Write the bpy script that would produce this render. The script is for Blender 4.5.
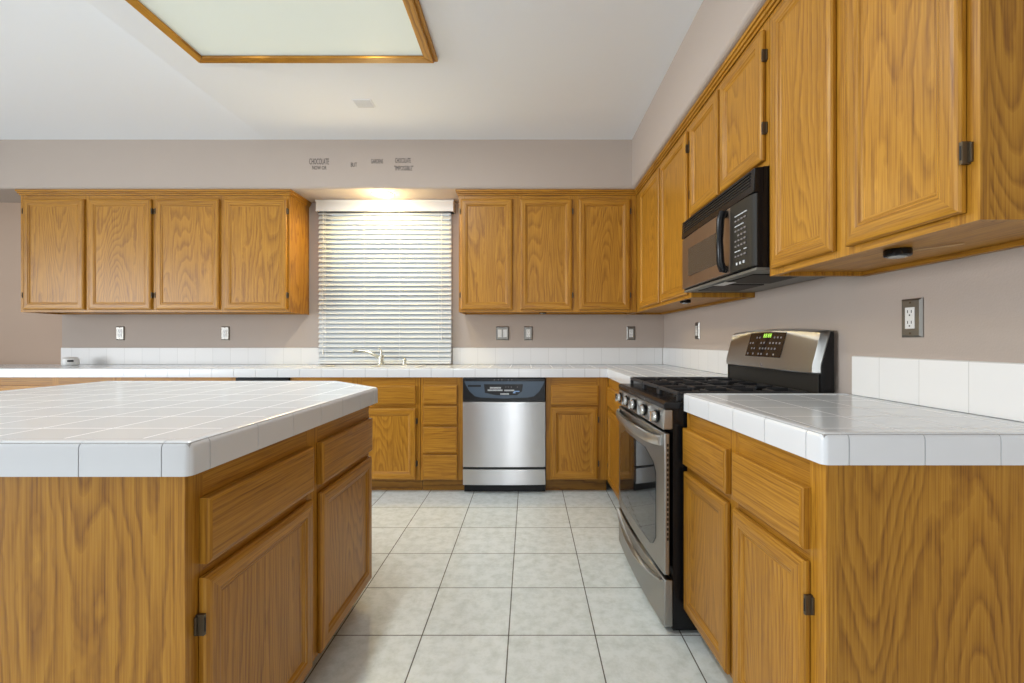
import bpy, bmesh, math, random
from mathutils import Vector
random.seed(7)
for o in list(bpy.data.objects): bpy.data.objects.remove(o, do_unlink=True)
S = bpy.context.scene
COL = S.collection
PI = math.pi
H = 1.125                      # eye height

# ------------------------------------------------------------------ camera
cd = bpy.data.cameras.new('camera'); cam = bpy.data.objects.new('camera', cd); COL.objects.link(cam)
cam.location = (0, 0, H); cam.rotation_euler = (PI/2, 0, 0)
cd.sensor_width = 36; cd.lens = 446/1024*36; cd.shift_x = -16.5/1024; cd.shift_y = 0
cd.clip_start = .02
S.camera = cam
# ------------------------------------------------------------------ view / world / lights
S.view_settings.view_transform = 'Standard'; S.view_settings.look = 'None'
S.view_settings.gamma = 1; S.view_settings.use_curve_mapping = False
S.view_settings.exposure = 0.37
w = bpy.data.worlds.new('World'); S.world = w; w.use_nodes = True
bg = w.node_tree.nodes['Background']
bg.inputs[0].default_value = (.86, .93, 1.0, 1); bg.inputs[1].default_value = 0.8
def area(name, loc, target, sx, sy, power, col, spread=180):
    l = bpy.data.lights.new(name, 'AREA'); l.shape = 'RECTANGLE'; l.size = sx; l.size_y = sy
    l.energy = power; l.color = col; l.spread = math.radians(spread)
    o = bpy.data.objects.new(name, l); COL.objects.link(o); o.location = loc
    o.rotation_euler = (Vector(target)-Vector(loc)).to_track_quat('-Z', 'Y').to_euler()
    return o
area('daylight_left', (-6.4, -0.7, 1.45), (0, 1.3, .95), 3.2, 1.6, 84, (.92, .96, 1), 115)
area('fill_rear', (-1.6, -4.2, 1.2), (-.6, 3, 2.0), 4.0, 1.6, 14, (.92, .96, 1))  # unseen soft fill lamp, added behind the camera
area('streak_lamp_rear', (-.16, -4.2, 1.25), (-.16, 3, 1.2), .10, 2.1, 17, (.95, .98, 1))  # unseen narrow lamp, added for the bright streak on the dishwasher door

area('daylight_window', (-1.2, 5.3, 3.3), (-1.2, 3.86, 1.6), 2.4, 1.4, 14, (.86, .93, 1))

# ------------------------------------------------------------------ materials
def mat(name):
    m = bpy.data.materials.new(name); m.use_nodes = True
    nt = m.node_tree; b = nt.nodes['Principled BSDF']
    return m, nt, b
def N(nt, t, **kw):
    n = nt.nodes.new(t)
    for k, v in kw.items(): setattr(n, k, v)
    return n
def plain(name, col, rough=.5, metal=0, emit=None, es=1, coat=0, noise=0, nscale=30, bump=0, bscale=200, spec=.5):
    m, nt, b = mat(name); b.inputs['Specular IOR Level'].default_value = spec
    b.inputs['Base Color'].default_value = (*col, 1); b.inputs['Roughness'].default_value = rough
    b.inputs['Metallic'].default_value = metal; b.inputs['Coat Weight'].default_value = coat
    if emit: b.inputs['Emission Color'].default_value = (*emit, 1); b.inputs['Emission Strength'].default_value = es
    tc = N(nt, 'ShaderNodeTexCoord')
    if noise:
        n = N(nt, 'ShaderNodeTexNoise'); n.inputs['Scale'].default_value = nscale; n.inputs['Detail'].default_value = 3
        nt.links.new(tc.outputs['Object'], n.inputs['Vector'])
        mx = N(nt, 'ShaderNodeMix', data_type='RGBA')
        mx.inputs[6].default_value = (*[c*(1-noise) for c in col], 1); mx.inputs[7].default_value = (*[min(1, c*(1+noise)) for c in col], 1)
        nt.links.new(n.outputs['Fac'], mx.inputs[0]); nt.links.new(mx.outputs[2], b.inputs['Base Color'])
    if bump:
        n = N(nt, 'ShaderNodeTexNoise'); n.inputs['Scale'].default_value = bscale; n.inputs['Detail'].default_value = 2
        nt.links.new(tc.outputs['Object'], n.inputs['Vector'])
        bp = N(nt, 'ShaderNodeBump'); bp.inputs['Strength'].default_value = bump; bp.inputs['Distance'].default_value = .002
        nt.links.new(n.outputs['Fac'], bp.inputs['Height']); nt.links.new(bp.outputs[0], b.inputs['Normal'])
    return m
def oak(name, axis, tone=1.0, freq=16.0, long=.06, amp=.5):
    """honey oak, grain running along the object's axis X, Y or Z"""
    m, nt, b = mat(name); L = nt.links
    tc = N(nt, 'ShaderNodeTexCoord'); oi = N(nt, 'ShaderNodeObjectInfo')
    mu = N(nt, 'ShaderNodeVectorMath', operation='SCALE'); mu.inputs[0].default_value = (13.7, 7.3, 21.1)
    L.new(oi.outputs['Random'], mu.inputs['Scale'])
    ad = N(nt, 'ShaderNodeVectorMath', operation='ADD'); L.new(tc.outputs['Object'], ad.inputs[0]); L.new(mu.outputs[0], ad.inputs[1])
    def mapped(long):
        mp = N(nt, 'ShaderNodeMapping'); s = [1, 1, 1]; s['XYZ'.index(axis)] = long
        mp.inputs['Scale'].default_value = s; L.new(ad.outputs[0], mp.inputs['Vector']); return mp
    m1 = mapped(long); n1 = N(nt, 'ShaderNodeTexNoise'); n1.inputs['Scale'].default_value = 4.2; n1.inputs['Detail'].default_value = 1.5
    n1.inputs['Roughness'].default_value = .35; L.new(m1.outputs[0], n1.inputs['Vector'])
    k = N(nt, 'ShaderNodeMath', operation='MULTIPLY'); k.inputs[1].default_value = freq; L.new(n1.outputs['Fac'], k.inputs[0])
    # wiggle of the ring lines
    m2 = mapped(.5); n2 = N(nt, 'ShaderNodeTexNoise'); n2.inputs['Scale'].default_value = 26; n2.inputs['Detail'].default_value = 2
    L.new(m2.outputs[0], n2.inputs['Vector'])
    k2 = N(nt, 'ShaderNodeMath', operation='MULTIPLY_ADD'); k2.inputs[1].default_value = .8; L.new(n2.outputs['Fac'], k2.inputs[0]); L.new(k.outputs[0], k2.inputs[2])
    fr = N(nt, 'ShaderNodeMath', operation='FRACT'); L.new(k2.outputs[0], fr.inputs[0])
    rp = N(nt, 'ShaderNodeValToRGB'); cr = rp.color_ramp
    cr.elements[0].position = 0; cr.elements[0].color = (.95, .95, .95, 1); cr.elements[1].position = 1; cr.elements[1].color = (.75, .75, .75, 1)
    e = cr.elements.new(.45); e.color = (.66, .66, .66, 1); e = cr.elements.new(.80); e.color = (.14, .14, .14, 1)
    L.new(fr.outputs[0], rp.inputs[0])
    m3 = mapped(.02); n3 = N(nt, 'ShaderNodeTexNoise'); n3.inputs['Scale'].default_value = 260; n3.inputs['Detail'].default_value = 3
    L.new(m3.outputs[0], n3.inputs['Vector'])
    m4 = mapped(.2); n4 = N(nt, 'ShaderNodeTexNoise'); n4.inputs['Scale'].default_value = 3; n4.inputs['Detail'].default_value = 2
    L.new(m4.outputs[0], n4.inputs['Vector'])
    mxf = N(nt, 'ShaderNodeMath', operation='MULTIPLY_ADD'); mxf.inputs[1].default_value = amp; L.new(rp.outputs[0], mxf.inputs[0])
    h3 = N(nt, 'ShaderNodeMath', operation='MULTIPLY'); h3.inputs[1].default_value = 1.16-amp; L.new(n3.outputs['Fac'], h3.inputs[0]); L.new(h3.outputs[0], mxf.inputs[2])
    c = N(nt, 'ShaderNodeValToRGB'); cr = c.color_ramp
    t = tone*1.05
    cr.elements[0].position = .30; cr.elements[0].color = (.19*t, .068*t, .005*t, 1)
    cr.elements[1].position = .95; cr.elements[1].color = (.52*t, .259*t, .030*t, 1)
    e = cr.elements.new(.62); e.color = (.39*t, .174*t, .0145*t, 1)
    L.new(mxf.outputs[0], c.inputs[0])
    hv = N(nt, 'ShaderNodeHueSaturation'); hv.inputs['Saturation'].default_value = 1.0; L.new(c.outputs[0], hv.inputs['Color'])
    v = N(nt, 'ShaderNodeMapRange'); v.inputs['To Min'].default_value = .82; v.inputs['To Max'].default_value = 1.16
    L.new(n4.outputs['Fac'], v.inputs['Value']); L.new(v.outputs[0], hv.inputs['Value'])
    L.new(hv.outputs[0], b.inputs['Base Color'])
    b.inputs['Roughness'].default_value = .38; b.inputs['Specular IOR Level'].default_value = .38; b.inputs['Coat Weight'].default_value = .05; b.inputs['Coat Roughness'].default_value = .2
    bp = N(nt, 'ShaderNodeBump'); bp.inputs['Strength'].default_value = .12; bp.inputs['Distance'].default_value = .001
    L.new(mxf.outputs[0], bp.inputs['Height']); L.new(bp.outputs[0], b.inputs['Normal'])
    return m
def tiles(name, bw, rh, mortar, c1, c2, cm, rough, off=(0, 0), plane='XY', mottle=0, mscale=6, mcol=None, bump=.5, spec=.5):
    m, nt, b = mat(name); L = nt.links
    tc = N(nt, 'ShaderNodeTexCoord'); mp = N(nt, 'ShaderNodeMapping')
    src = tc.outputs['Object']
    sx = N(nt, 'ShaderNodeSeparateXYZ'); L.new(src, sx.inputs[0]); cb = N(nt, 'ShaderNodeCombineXYZ')
    L.new(sx.outputs['XYZ'.index(plane[0])], cb.inputs[0]); L.new(sx.outputs['XYZ'.index(plane[1])], cb.inputs[1])
    L.new(cb.outputs[0], mp.inputs['Vector']); mp.inputs['Location'].default_value = (-off[0]+20*bw, -off[1]+20*rh, 0)
    br = N(nt, 'ShaderNodeTexBrick', offset=0, squash=1); L.new(mp.outputs[0], br.inputs['Vector'])
    br.inputs['Scale'].default_value = 1; br.inputs['Brick Width'].default_value = bw; br.inputs['Row Height'].default_value = rh
    br.inputs['Mortar Size'].default_value = mortar; br.inputs['Mortar Smooth'].default_value = .25; br.inputs['Bias'].default_value = 0
    br.inputs['Color1'].default_value = (*c1, 1); br.inputs['Color2'].default_value = (*c2, 1); br.inputs['Mortar'].default_value = (*cm, 1)
    col = br.outputs['Color']
    if mottle:
        n = N(nt, 'ShaderNodeTexNoise'); n.inputs['Scale'].default_value = mscale; n.inputs['Detail'].default_value = 7; n.inputs['Roughness'].default_value = .68
        L.new(src, n.inputs['Vector'])
        r = N(nt, 'ShaderNodeMapRange'); r.inputs['From Min'].default_value = .42; r.inputs['From Max'].default_value = .68; r.inputs['To Max'].default_value = mottle
        L.new(n.outputs['Fac'], r.inputs['Value'])
        mx = N(nt, 'ShaderNodeMix', data_type='RGBA', blend_type='MULTIPLY'); L.new(r.outputs[0], mx.inputs[0]); L.new(col, mx.inputs[6])
        mx.inputs[7].default_value = (*mcol, 1); col = mx.outputs[2]
    L.new(col, b.inputs['Base Color']); b.inputs['Roughness'].default_value = rough
    b.inputs['Specular IOR Level'].default_value = spec
    rr = N(nt, 'ShaderNodeMapRange'); rr.inputs['To Min'].default_value = rough; rr.inputs['To Max'].default_value = .8
    L.new(br.outputs['Fac'], rr.inputs['Value']); L.new(rr.outputs[0], b.inputs['Roughness'])
    bp = N(nt, 'ShaderNodeBump', invert=True); bp.inputs['Strength'].default_value = bump; bp.inputs['Distance'].default_value = .002
    L.new(br.outputs['Fac'], bp.inputs['Height']); L.new(bp.outputs[0], b.inputs['Normal'])
    return m
def brushed(name, col, rough, axis):
    m, nt, b = mat(name); L = nt.links
    b.inputs['Metallic'].default_value = 1; b.inputs['Base Color'].default_value = (*col, 1)
    tc = N(nt, 'ShaderNodeTexCoord'); mp = N(nt, 'ShaderNodeMapping'); s = [1, 1, 1]; s['XYZ'.index(axis)] = .01
    mp.inputs['Scale'].default_value = s; L.new(tc.outputs['Object'], mp.inputs['Vector'])
    b.inputs['Anisotropic'].default_value = .9; b.inputs['Anisotropic Rotation'].default_value = .25
    tg = N(nt, 'ShaderNodeTangent', direction_type='RADIAL', axis='Z'); L.new(tg.outputs[0], b.inputs['Tangent'])
    n = N(nt, 'ShaderNodeTexNoise'); n.inputs['Scale'].default_value = 500; n.inputs['Detail'].default_value = 2; L.new(mp.outputs[0], n.inputs['Vector'])
    r = N(nt, 'ShaderNodeMapRange'); r.inputs['To Min'].default_value = rough-.008; r.inputs['To Max'].default_value = rough+.012
    L.new(n.outputs['Fac'], r.inputs['Value']); L.new(r.outputs[0], b.inputs['Roughness'])
    return m

OZ = oak('oak_upright', 'Z', 1.0, 30, .03, .20); OX = oak('oak_along', 'X', 1.0, 30, .03, .20); OY = oak('oak_deep', 'Y', 1.0, 30, .03, .20)
PANEL = oak('oak_panel', 'Z', 1.0, 40.0, .11, .30)
ENDP = oak('oak_end_panel', 'Z', .95, 30.0, .13, .36)
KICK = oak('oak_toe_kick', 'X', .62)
OAKF = oak('oak_fixture', 'X', 1.05); OAKFY = oak('oak_fixture_side', 'Y', 1.05)
INSIDE = plain('cabinet_inside', (.30, .17, .07), .6)
WALL = plain('wall_paint', (.46, .388, .335), .75, bump=.25, bscale=160, noise=.02, nscale=3)
WALL_WARMLIT = plain('wall_paint_warmlit', (.50, .365, .275), .75, bump=.25, bscale=160, noise=.02, nscale=3)  # same wall, with the warmer light on its left section put into the colour
CEIL = plain('ceiling_paint', (.825, .84, .86), .9, bump=.2, bscale=120)
FLOOR = tiles('floor_tile', .3315, .3295, .0026, (.85, .905, .905), (.79, .85, .85), (.13, .125, .11), .26, off=(-.076, 1.708), mottle=.8, mscale=19, mcol=(.74, .76, .73))
CTILE = tiles('counter_tile', .161, .161, .0021, (.72, .75, .775), (.695, .725, .755), (.80, .80, .80), .15, off=(.02, .05), bump=.35, spec=.38)
STILE = tiles('splash_tile', .1525, .2, .0010, (.80, .79, .77), (.77, .765, .75), (.55, .54, .52), .32, off=(.02, .87), plane='XZ', bump=.35, spec=.35)
GLAZE = plain('white_glaze', (.72, .735, .755), .18)
GROUT = plain('grout', (.36, .35, .34), .9)
STEEL = brushed('stainless', (.57, .57, .58), .29, 'X')
STEELR = brushed('range_steel', (.42, .415, .40), .36, 'X')
STEELW = brushed('stainless_warm', (.58, .585, .57), .42, 'X')
STEELZ = brushed('stainless_upright', (.60, .59, .57), .3, 'Z')
CHROME = plain('chrome', (.75, .75, .74), .12, 1)
NICKEL = plain('satin_plate', (.24, .23, .21), .38, 1)
BLACK = plain('black_enamel', (.008, .008, .009), .25, spec=.3)
BLACKM = plain('black_matte', (.018, .018, .02), .5)
IRON = plain('cast_iron', (.02, .021, .024), .42, bump=.2, bscale=400)
BGLASS = plain('black_glass', (.010, .010, .011), .05, coat=.25, spec=.4)
GREYP = plain('grey_black_panel', (.022, .020, .017), .5, spec=.22)
BLUEP = plain('slate_blue_panel', (.045, .075, .115), .3)
BRASS = plain('antique_brass', (.13, .10, .065), .42, .8)
SLOT = plain('dark_slot', (.01, .01, .01), .6)
WHITE = plain('white_plastic', (.80, .80, .78), .35)
BLIND = plain('white_blind', (.76, .78, .79), .45)
def slatmat():
    m, nt, b = mat('vinyl_slat'); L = nt.links
    b.inputs['Base Color'].default_value = (.73, .765, .78, 1); b.inputs['Roughness'].default_value = .45
    t = N(nt, 'ShaderNodeBsdfTranslucent'); t.inputs[0].default_value = (.86, .9, .92, 1)
    mx = N(nt, 'ShaderNodeMixShader'); mx.inputs[0].default_value = .1; L.new(b.outputs[0], mx.inputs[1]); L.new(t.outputs[0], mx.inputs[2])
    L.new(mx.outputs[0], nt.nodes['Material Output'].inputs[0]); return m
SLAT = slatmat()
BONE = plain('faucet_metal', (.62, .62, .55), .25, .7)
VENTM = plain('vent_paint', (.66, .66, .65), .7)
LETTER = plain('black_vinyl', (.11, .095, .09), .6)
LEGEND = plain('panel_legend', (.62, .64, .66), .5)
LEGENDD = plain('panel_legend_dim', (.22, .20, .20), .5)
GREENLED = plain('clock_digits', (.2, .5, .05), .5, emit=(.55, 1, .12), es=.9)
DIFF = plain('diffuser', (.70, .74, .68), .5, emit=(.90, 1, .90), es=.12)
LAMP = plain('lamp_glow', (1, .9, .7), .5, emit=(1, .80, .48), es=14)
MWFACE = plain('bronze_front', (.25, .185, .14), .32, .75)
MWGLASS = plain('microwave_window', (.06, .052, .043), .18)
UNDER = plain('grey_underside', (.20, .20, .185), .45, .4)
def glassmat():
    m, nt, b = mat('window_glass'); L = nt.links
    tr = N(nt, 'ShaderNodeBsdfTransparent'); tr.inputs[0].default_value = (.93, .96, .96, 1)
    gl = N(nt, 'ShaderNodeBsdfGlossy'); gl.inputs['Roughness'].default_value = .02
    fr = N(nt, 'ShaderNodeFresnel'); mx = N(nt, 'ShaderNodeMixShader'); L.new(fr.outputs[0], mx.inputs[0]); L.new(tr.outputs[0], mx.inputs[1]); L.new(gl.outputs[0], mx.inputs[2])
    L.new(mx.outputs[0], nt.nodes['Material Output'].inputs[0]); return m
GLASS = glassmat()

# ------------------------------------------------------------------ mesh builder
class MB:
    def __init__(s): s.v = []; s.f = []; s.m = []; s.sm = []
    def add(s, verts, faces, m=0, smooth=False):
        o = len(s.v); s.v += [tuple(p) for p in verts]
        for i, f in enumerate(faces):
            s.f.append([o+k for k in f]); s.m.append(m[i] if isinstance(m, (list, tuple)) else m); s.sm.append(smooth)
        return s
    def box(s, x0, x1, y0, y1, z0, z1, m=0):
        v = [(x, y, z) for z in (z0, z1) for y in (y0, y1) for x in (x0, x1)]
        return s.add(v, [(0, 2, 3, 1), (4, 5, 7, 6), (0, 1, 5, 4), (2, 6, 7, 3), (0, 4, 6, 2), (1, 3, 7, 5)], m)
    def prism(s, poly, a0, a1, axis='Z', m=0, mtop=None, smooth=False):
        n = len(poly)
        def P(p, a): return {'Z': (p[0], p[1], a), 'X': (a, p[0], p[1]), 'Y': (p[0], a, p[1])}[axis]
        v = [P(p, a0) for p in poly]+[P(p, a1) for p in poly]
        s.add(v, [tuple(range(n))[::-1]], m); o = len(s.v)-2*n
        s.f.append([o+n+i for i in range(n)]); s.m.append(m if mtop is None else mtop); s.sm.append(False)
        for i in range(n):
            j = (i+1) % n; s.f.append([o+i, o+j, o+n+j, o+n+i]); s.m.append(m); s.sm.append(smooth)
        return s
    def rings(s, x0, x1, z0, z1, prof, mv=0, mh=1, mc=0, cap=True, back=None):
        """nested rectangles in the XZ plane facing -Y: prof = [(inset, y)...], mitred"""
        R = []
        for d, y in prof: R.append([(x0+d, y, z0+d), (x1-d, y, z0+d), (x1-d, y, z1-d), (x0+d, y, z1-d)])
        v = [p for r in R for p in r]; f = []; mm = []
        for k in range(len(R)-1):
            for i in range(4):
                j = (i+1) % 4; f.append((4*k+i, 4*k+j, 4*k+4+j, 4*k+4+i)); mm.append(mh if i in (0, 2) else mv)
        if cap: f.append(tuple(4*(len(R)-1)+i for i in range(4))); mm.append(mc)
        if back is None: f.append((3, 2, 1, 0)); mm.append(mv)
        return s.add(v, f, mm)
    def tube(s, pts, r, n=8, m=0, closed=False, ry=None):
        pts = [Vector(p) for p in pts]; k = len(pts); V = []; up = None
        for i, p in enumerate(pts):
            a = pts[(i-1) % k] if (i > 0 or closed) else p; b = pts[(i+1) % k] if (i < k-1 or closed) else p
            t = (b-a).normalized()
            if up is None: up = Vector((0, 0, 1)) if abs(t.z) < .9 else Vector((1, 0, 0))
            x = t.cross(up).normalized(); y = x.cross(t).normalized(); up = y
            rr = r[i] if isinstance(r, (list, tuple)) else r; r2 = ry if ry else rr
            for q in range(n):
                a_ = 2*PI*q/n; V.append(p+x*math.cos(a_)*rr+y*math.sin(a_)*r2)
        f = []
        for i in range(k if closed else k-1):
            for q in range(n):
                a = i*n+q; b = i*n+(q+1) % n; c = ((i+1) % k)*n; f.append((a, b, c+(q+1) % n, c+q))
        if not closed: f += [tuple(range(n))[::-1], tuple((k-1)*n+q for q in range(n))]
        return s.add(V, f, m, True)
    def lathe(s, prof, c=(0, 0, 0), axis='Z', n=24, m=0):
        V = []
        for r, a in prof:
            for q in range(n):
                t = 2*PI*q/n; u, v = r*math.cos(t), r*math.sin(t)
                V.append({'Z': (c[0]+u, c[1]+v, c[2]+a), 'Y': (c[0]+u, c[1]+a, c[2]+v), 'X': (c[0]+a, c[1]+u, c[2]+v)}[axis])
        f = []
        for i in range(len(prof)-1):
            for q in range(n): f.append((i*n+q, i*n+(q+1) % n, (i+1)*n+(q+1) % n, (i+1)*n+q))
        f += [tuple(range(n))[::-1], tuple((len(prof)-1)*n+q for q in range(n))]
        return s.add(V, f, m, True)
    def build(s, name, mats, parent=None, bevel=0, segs=2, auto=True):
        me = bpy.data.meshes.new(name); me.from_pydata(s.v, [], s.f)
        if not isinstance(mats, (list, tuple)): mats = [mats]
        for m in mats: me.materials.append(m)
        for p, m, sm in zip(me.polygons, s.m, s.sm): p.material_index = m; p.use_smooth = sm
        b = bmesh.new(); b.from_mesh(me); bmesh.ops.recalc_face_normals(b, faces=b.faces)
        for e in b.edges:
            if len(e.link_faces) == 2 and e.calc_face_angle(0) > .6: e.smooth = False
        b.to_mesh(me); b.free(); me.update()
        o = bpy.data.objects.new(name, me); COL.objects.link(o)
        if parent: o.parent = parent
        if bevel:
            md = o.modifiers.new('bevel', 'BEVEL'); md.width = bevel; md.segments = segs; md.limit_method = 'ANGLE'; md.angle_limit = .7
        return o
def thing(name, label, cat, loc=(0, 0, 0), rz=0, group=None):
    o = bpy.data.objects.new(name, None); COL.objects.link(o); o.location = loc; o.rotation_euler = (0, 0, rz)
    o.empty_display_size = .1
    return tag(o, label, cat, group)
def tag(o, label, cat, group=None):
    o['label'] = label; o['category'] = cat
    if group: o['group'] = group
    return o
def struct(o): o['kind'] = 'structure'; return o

# ------------------------------------------------------------------ room shell
CZ = 2.709; SZ = 2.327; YB = 3.86
def wallX(y): return 1.171+.0165*(3.86-y)
struct(MB().box(-6.6, 1.9, -4.4, 5.0, -.1, 0).build('floor', FLOOR))
VX = -2.055; vs = .09      # left of this line the ceiling rises gently toward the camera
b = MB(); b.box(VX, 1.9, -4.4, 4.1, CZ, CZ+.1)
b.prism([(4.1, CZ), (3.5, CZ), (-4.4, CZ+vs*7.9), (-4.4, CZ+vs*7.9+.1), (3.5, CZ+.1), (4.1, CZ+.1)], -6.6, VX, 'X')
b.prism([(3.5, CZ+.1), (-4.4, CZ+.1), (-4.4, CZ+vs*7.9)], VX, VX+.02, 'X')
struct(b.build('ceiling', CEIL))
struct(MB().box(-4.5, 2.0, 6.2, 6.35, -.1, 1.9).build('wall_outside', plain('outside_wall', (.16, .19, .22), .9, noise=.1, nscale=2)))
WX0, WX1, WZ0, WZ1 = -1.785, -.665, .95, 2.30
b = MB()
b.box(-4.037, WX0, YB, YB+.16, 0, CZ); b.box(WX1, 1.6, YB, YB+.16, 0, CZ)
b.box(WX0, WX1, YB, YB+.16, 0, WZ0); b.box(WX0, WX1, YB, YB+.16, WZ1, CZ)
struct(b.build('wall_back', WALL))
struct(MB().box(-6.6, -4.037, YB, YB+.16, 0, CZ).build('wall_left', WALL_WARMLIT))
struct(MB().box(-6.7, -6.6, -4.4, 3.86, 2.2, 3.7).box(-6.7, -6.6, -4.4, -2.6, 0, 2.2).box(-6.7, -6.6, 2.9, 3.86, 0, 2.2).build('wall_side', WALL))
struct(MB().box(-6.6, -3.0, -4.5, -4.4, 0, 3.7).box(.35, 1.9, -4.5, -4.4, 0, 3.7).box(-3.0, .35, -4.5, -4.4, 2.15, 3.7).build('wall_rear', WALL))
struct(MB().prism([(wallX(3.859), 3.859), (wallX(-4.2), -4.2), (1.9, -4.2), (1.9, 3.859)], 0, CZ).build('wall_right', WALL))
# soffits above the wall cabinets, bull-nosed lower edge
def soffit(name, x0, x1, y0, y1, edge):
    r = .022; arc = [(r-r*math.cos(t*PI/8), r-r*math.sin(t*PI/8)) for t in range(5)]
    if edge == 'front':
        poly = [(y0+a, SZ+c) for a, c in arc]+[(y1, SZ), (y1, CZ), (y0, CZ)]
        return MB().prism(poly, x0, x1, 'X', smooth=False).build(name, WALL)
    poly = [(x0+a, SZ+c) for a, c in arc]+[(x1, SZ), (x1, CZ), (x0, CZ)]
    return MB().prism(poly, y0, y1, 'Y').build(name, WALL)
struct(soffit('trim_1', -6.6, wallX(3.86), 3.50, YB, 'front'))
struct(soffit('trim_2', .812, 1.19, -.4, 3.50, 'side'))
# window set in the back wall
wn = bpy.data.objects.new('window_1', None); COL.objects.link(wn); wn.location = (0, 0, 0); struct(wn)
b = MB(); yy = YB+.07
b.rings(WX0, WX1, WZ0, WZ1, [(0, yy+.05), (0, yy), (.035, yy), (.035, yy+.05)], cap=False, back=1)
zc = 1.62
b.box(WX0+.05, WX1-.05, yy+.005, yy+.045, zc-.03, zc+.03); b.box(-1.175, -1.13, yy+.005, yy+.045, WZ0+.05, zc-.03)
b.build('window_frame', WHITE, wn, bevel=.003)
MB().box(WX0+.051, WX1-.051, yy+.02, yy+.026, WZ0+.051, WZ1-.051).build('window_pane', GLASS, wn)

# ------------------------------------------------------------------ cabinets
def hinge(parent, x, z, side):
    """small wrapped hinge between frame and door edge"""
    d = -1 if side == 'l' else 1
    b = MB(); b.box(min(x, x+d*.007), max(x, x+d*.007), -.018, -.0005, z-.022, z+.022, 0)
    b.box(min(x, x+d*.012), max(x, x+d*.012), -.0055, -.0005, z-.019, z+.019, 0)
    b.box(x+d*.0035-.0016, x+d*.0035+.0016, -.0192, -.0182, z-.014, z+.014, 1)
    return b.build('hinge', [BRASS, SLOT], parent, bevel=.0015)
DOORP = [(.002, -.001), (0, -.004), (0, -.012), (.003, -.0165), (.009, -.019), (.016, -.020), (.040, -.020), (.0435, -.0175), (.0455, -.0165), (.049, -.0165), (.053, -.0125), (.0565, -.0105), (.0615, -.0105)]
def door(parent, x0, x1, z0, z1, hs=None, hz=(.085,)):
    b = MB(); b.rings(x0, x1, z0, z1, DOORP, 0, 1, cap=False)
    o = b.build('door', [OZ, OX], parent)
    d = .0605
    MB().box(x0+d, x1-d, -.0107, -.003, z0+d, z1-d).build('panel', PANEL, o)
    if hs:
        for q in (z0+.115, z1-.095): hinge(o, x0 if hs == 'l' else x1, q, hs)
    return o
def drawer(parent, x0, x1, z0, z1):
    b = MB(); b.rings(x0, x1, z0, z1, [(.0, -.001), (0, -.0175), (.0025, -.020), (.010, -.0215)], 1, 0, 0)
    return b.build('drawer', [OX, OZ], parent)
def frame(parent, w, z0, z1, stiles, rails, x0=0):
    b = MB()
    for a, c in stiles: b.box(a, c, 0, .019, z0, z1, 0)
    for a, c in rails: b.box(x0+.001, w-.001, .0004, .0186, a+(.0004 if a < z0+.001 else 0), c-(.0004 if c > z1-.001 else 0), 1)
    return b.build('face_frame', [OZ, OX], parent)
def base_cabinet(label, loc, rz, w, depth, stiles, rails, fronts, ends='', group=None, depth1=None, clip=None, z1=.861):
    t = thing('base_cabinet', label, 'cabinet', loc, rz, group)
    d1 = depth if depth1 is None else depth1
    b = MB(); tk = .018
    b.box(0 if 'l' not in ends else .004, tk, .019, depth, .1, z1); b.box(w-tk, w if 'r' not in ends else w-.004, .019, d1, .1, z1)
    b.prism([(0, depth-.008), (w, d1-.008), (w, d1), (0, depth)], .1, z1); b.box(tk, w-tk, .019, min(depth, d1)-.01, .1, .118)
    b.build('carcass', INSIDE, t)
    frame(t, w, .1, z1, stiles, rails)
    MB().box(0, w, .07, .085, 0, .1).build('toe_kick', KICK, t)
    for e in ends:
        x = (0, .004) if e == 'l' else (w-.004, w); dd = depth if e == 'l' else d1
        p = MB().box(x[0], x[1], .0, dd, 0, z1); p = MB()
        p.box(x[0]+(.0015 if e == 'l' else 0), x[1]-(.0015 if e == 'r' else 0), .028, dd, 0, z1, 1)
        p.box(x[0], x[1], .0192, .0278, .0, z1, 0)
        p.build('end_panel', [OZ, ENDP], t)
    for fr in fronts:
        if fr[0] == 'd': door(t, *fr[1:])
        else: drawer(t, *fr[1:])
    return t
ZD0, ZD1, ZW0, ZW1 = .108, .632, .659, .797
RAILS = [(.1, .125), (.622, .668), (.787, .861)]
# --- back run, faces at y = 3.305
FY = 3.305
def backbase(label, x0, x1, stiles, fronts, **k):
    return base_cabinet(label, (x0, FY, 0), 0, x1-x0, .55, [(a-x0, c-x0) for a, c in stiles], k.pop('rails', RAILS), [(f[0], f[1]-x0, f[2]-x0, *f[3:]) for f in fronts], **k)
backbase('oak base cabinet under the far left end of the back countertop', -4.85, -3.96, [(-4.85, -4.81), (-4.43, -4.38), (-4.0, -3.96)],
         [('w', -4.82, -4.42, ZW0, ZW1), ('w', -4.39, -3.99, ZW0, ZW1), ('d', -4.82, -4.42, ZD0, ZD1, 'l'), ('d', -4.39, -3.99, ZD0, ZD1, 'r')])
backbase('oak base cabinet left along back wall, under left-hand outlet, glimpsed over island', -3.957, -3.06, [(-3.957, -3.92), (-3.53, -3.48), (-3.1, -3.06)],
         [('w', -3.93, -3.52, ZW0, ZW1), ('w', -3.49, -3.09, ZW0, ZW1), ('d', -3.93, -3.52, ZD0, ZD1, 'l'), ('d', -3.49, -3.09, ZD0, ZD1, 'r')])
backbase('oak base cabinet just left of the black compactor, behind the island', -3.057, -2.165, [(-3.057, -3.02), (-2.63, -2.58), (-2.2, -2.165)],
         [('w', -3.03, -2.62, ZW0, ZW1), ('w', -2.59, -2.19, ZW0, ZW1), ('d', -3.03, -2.62, ZD0, ZD1, 'l'), ('d', -2.59, -2.19, ZD0, ZD1, 'r')])
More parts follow.
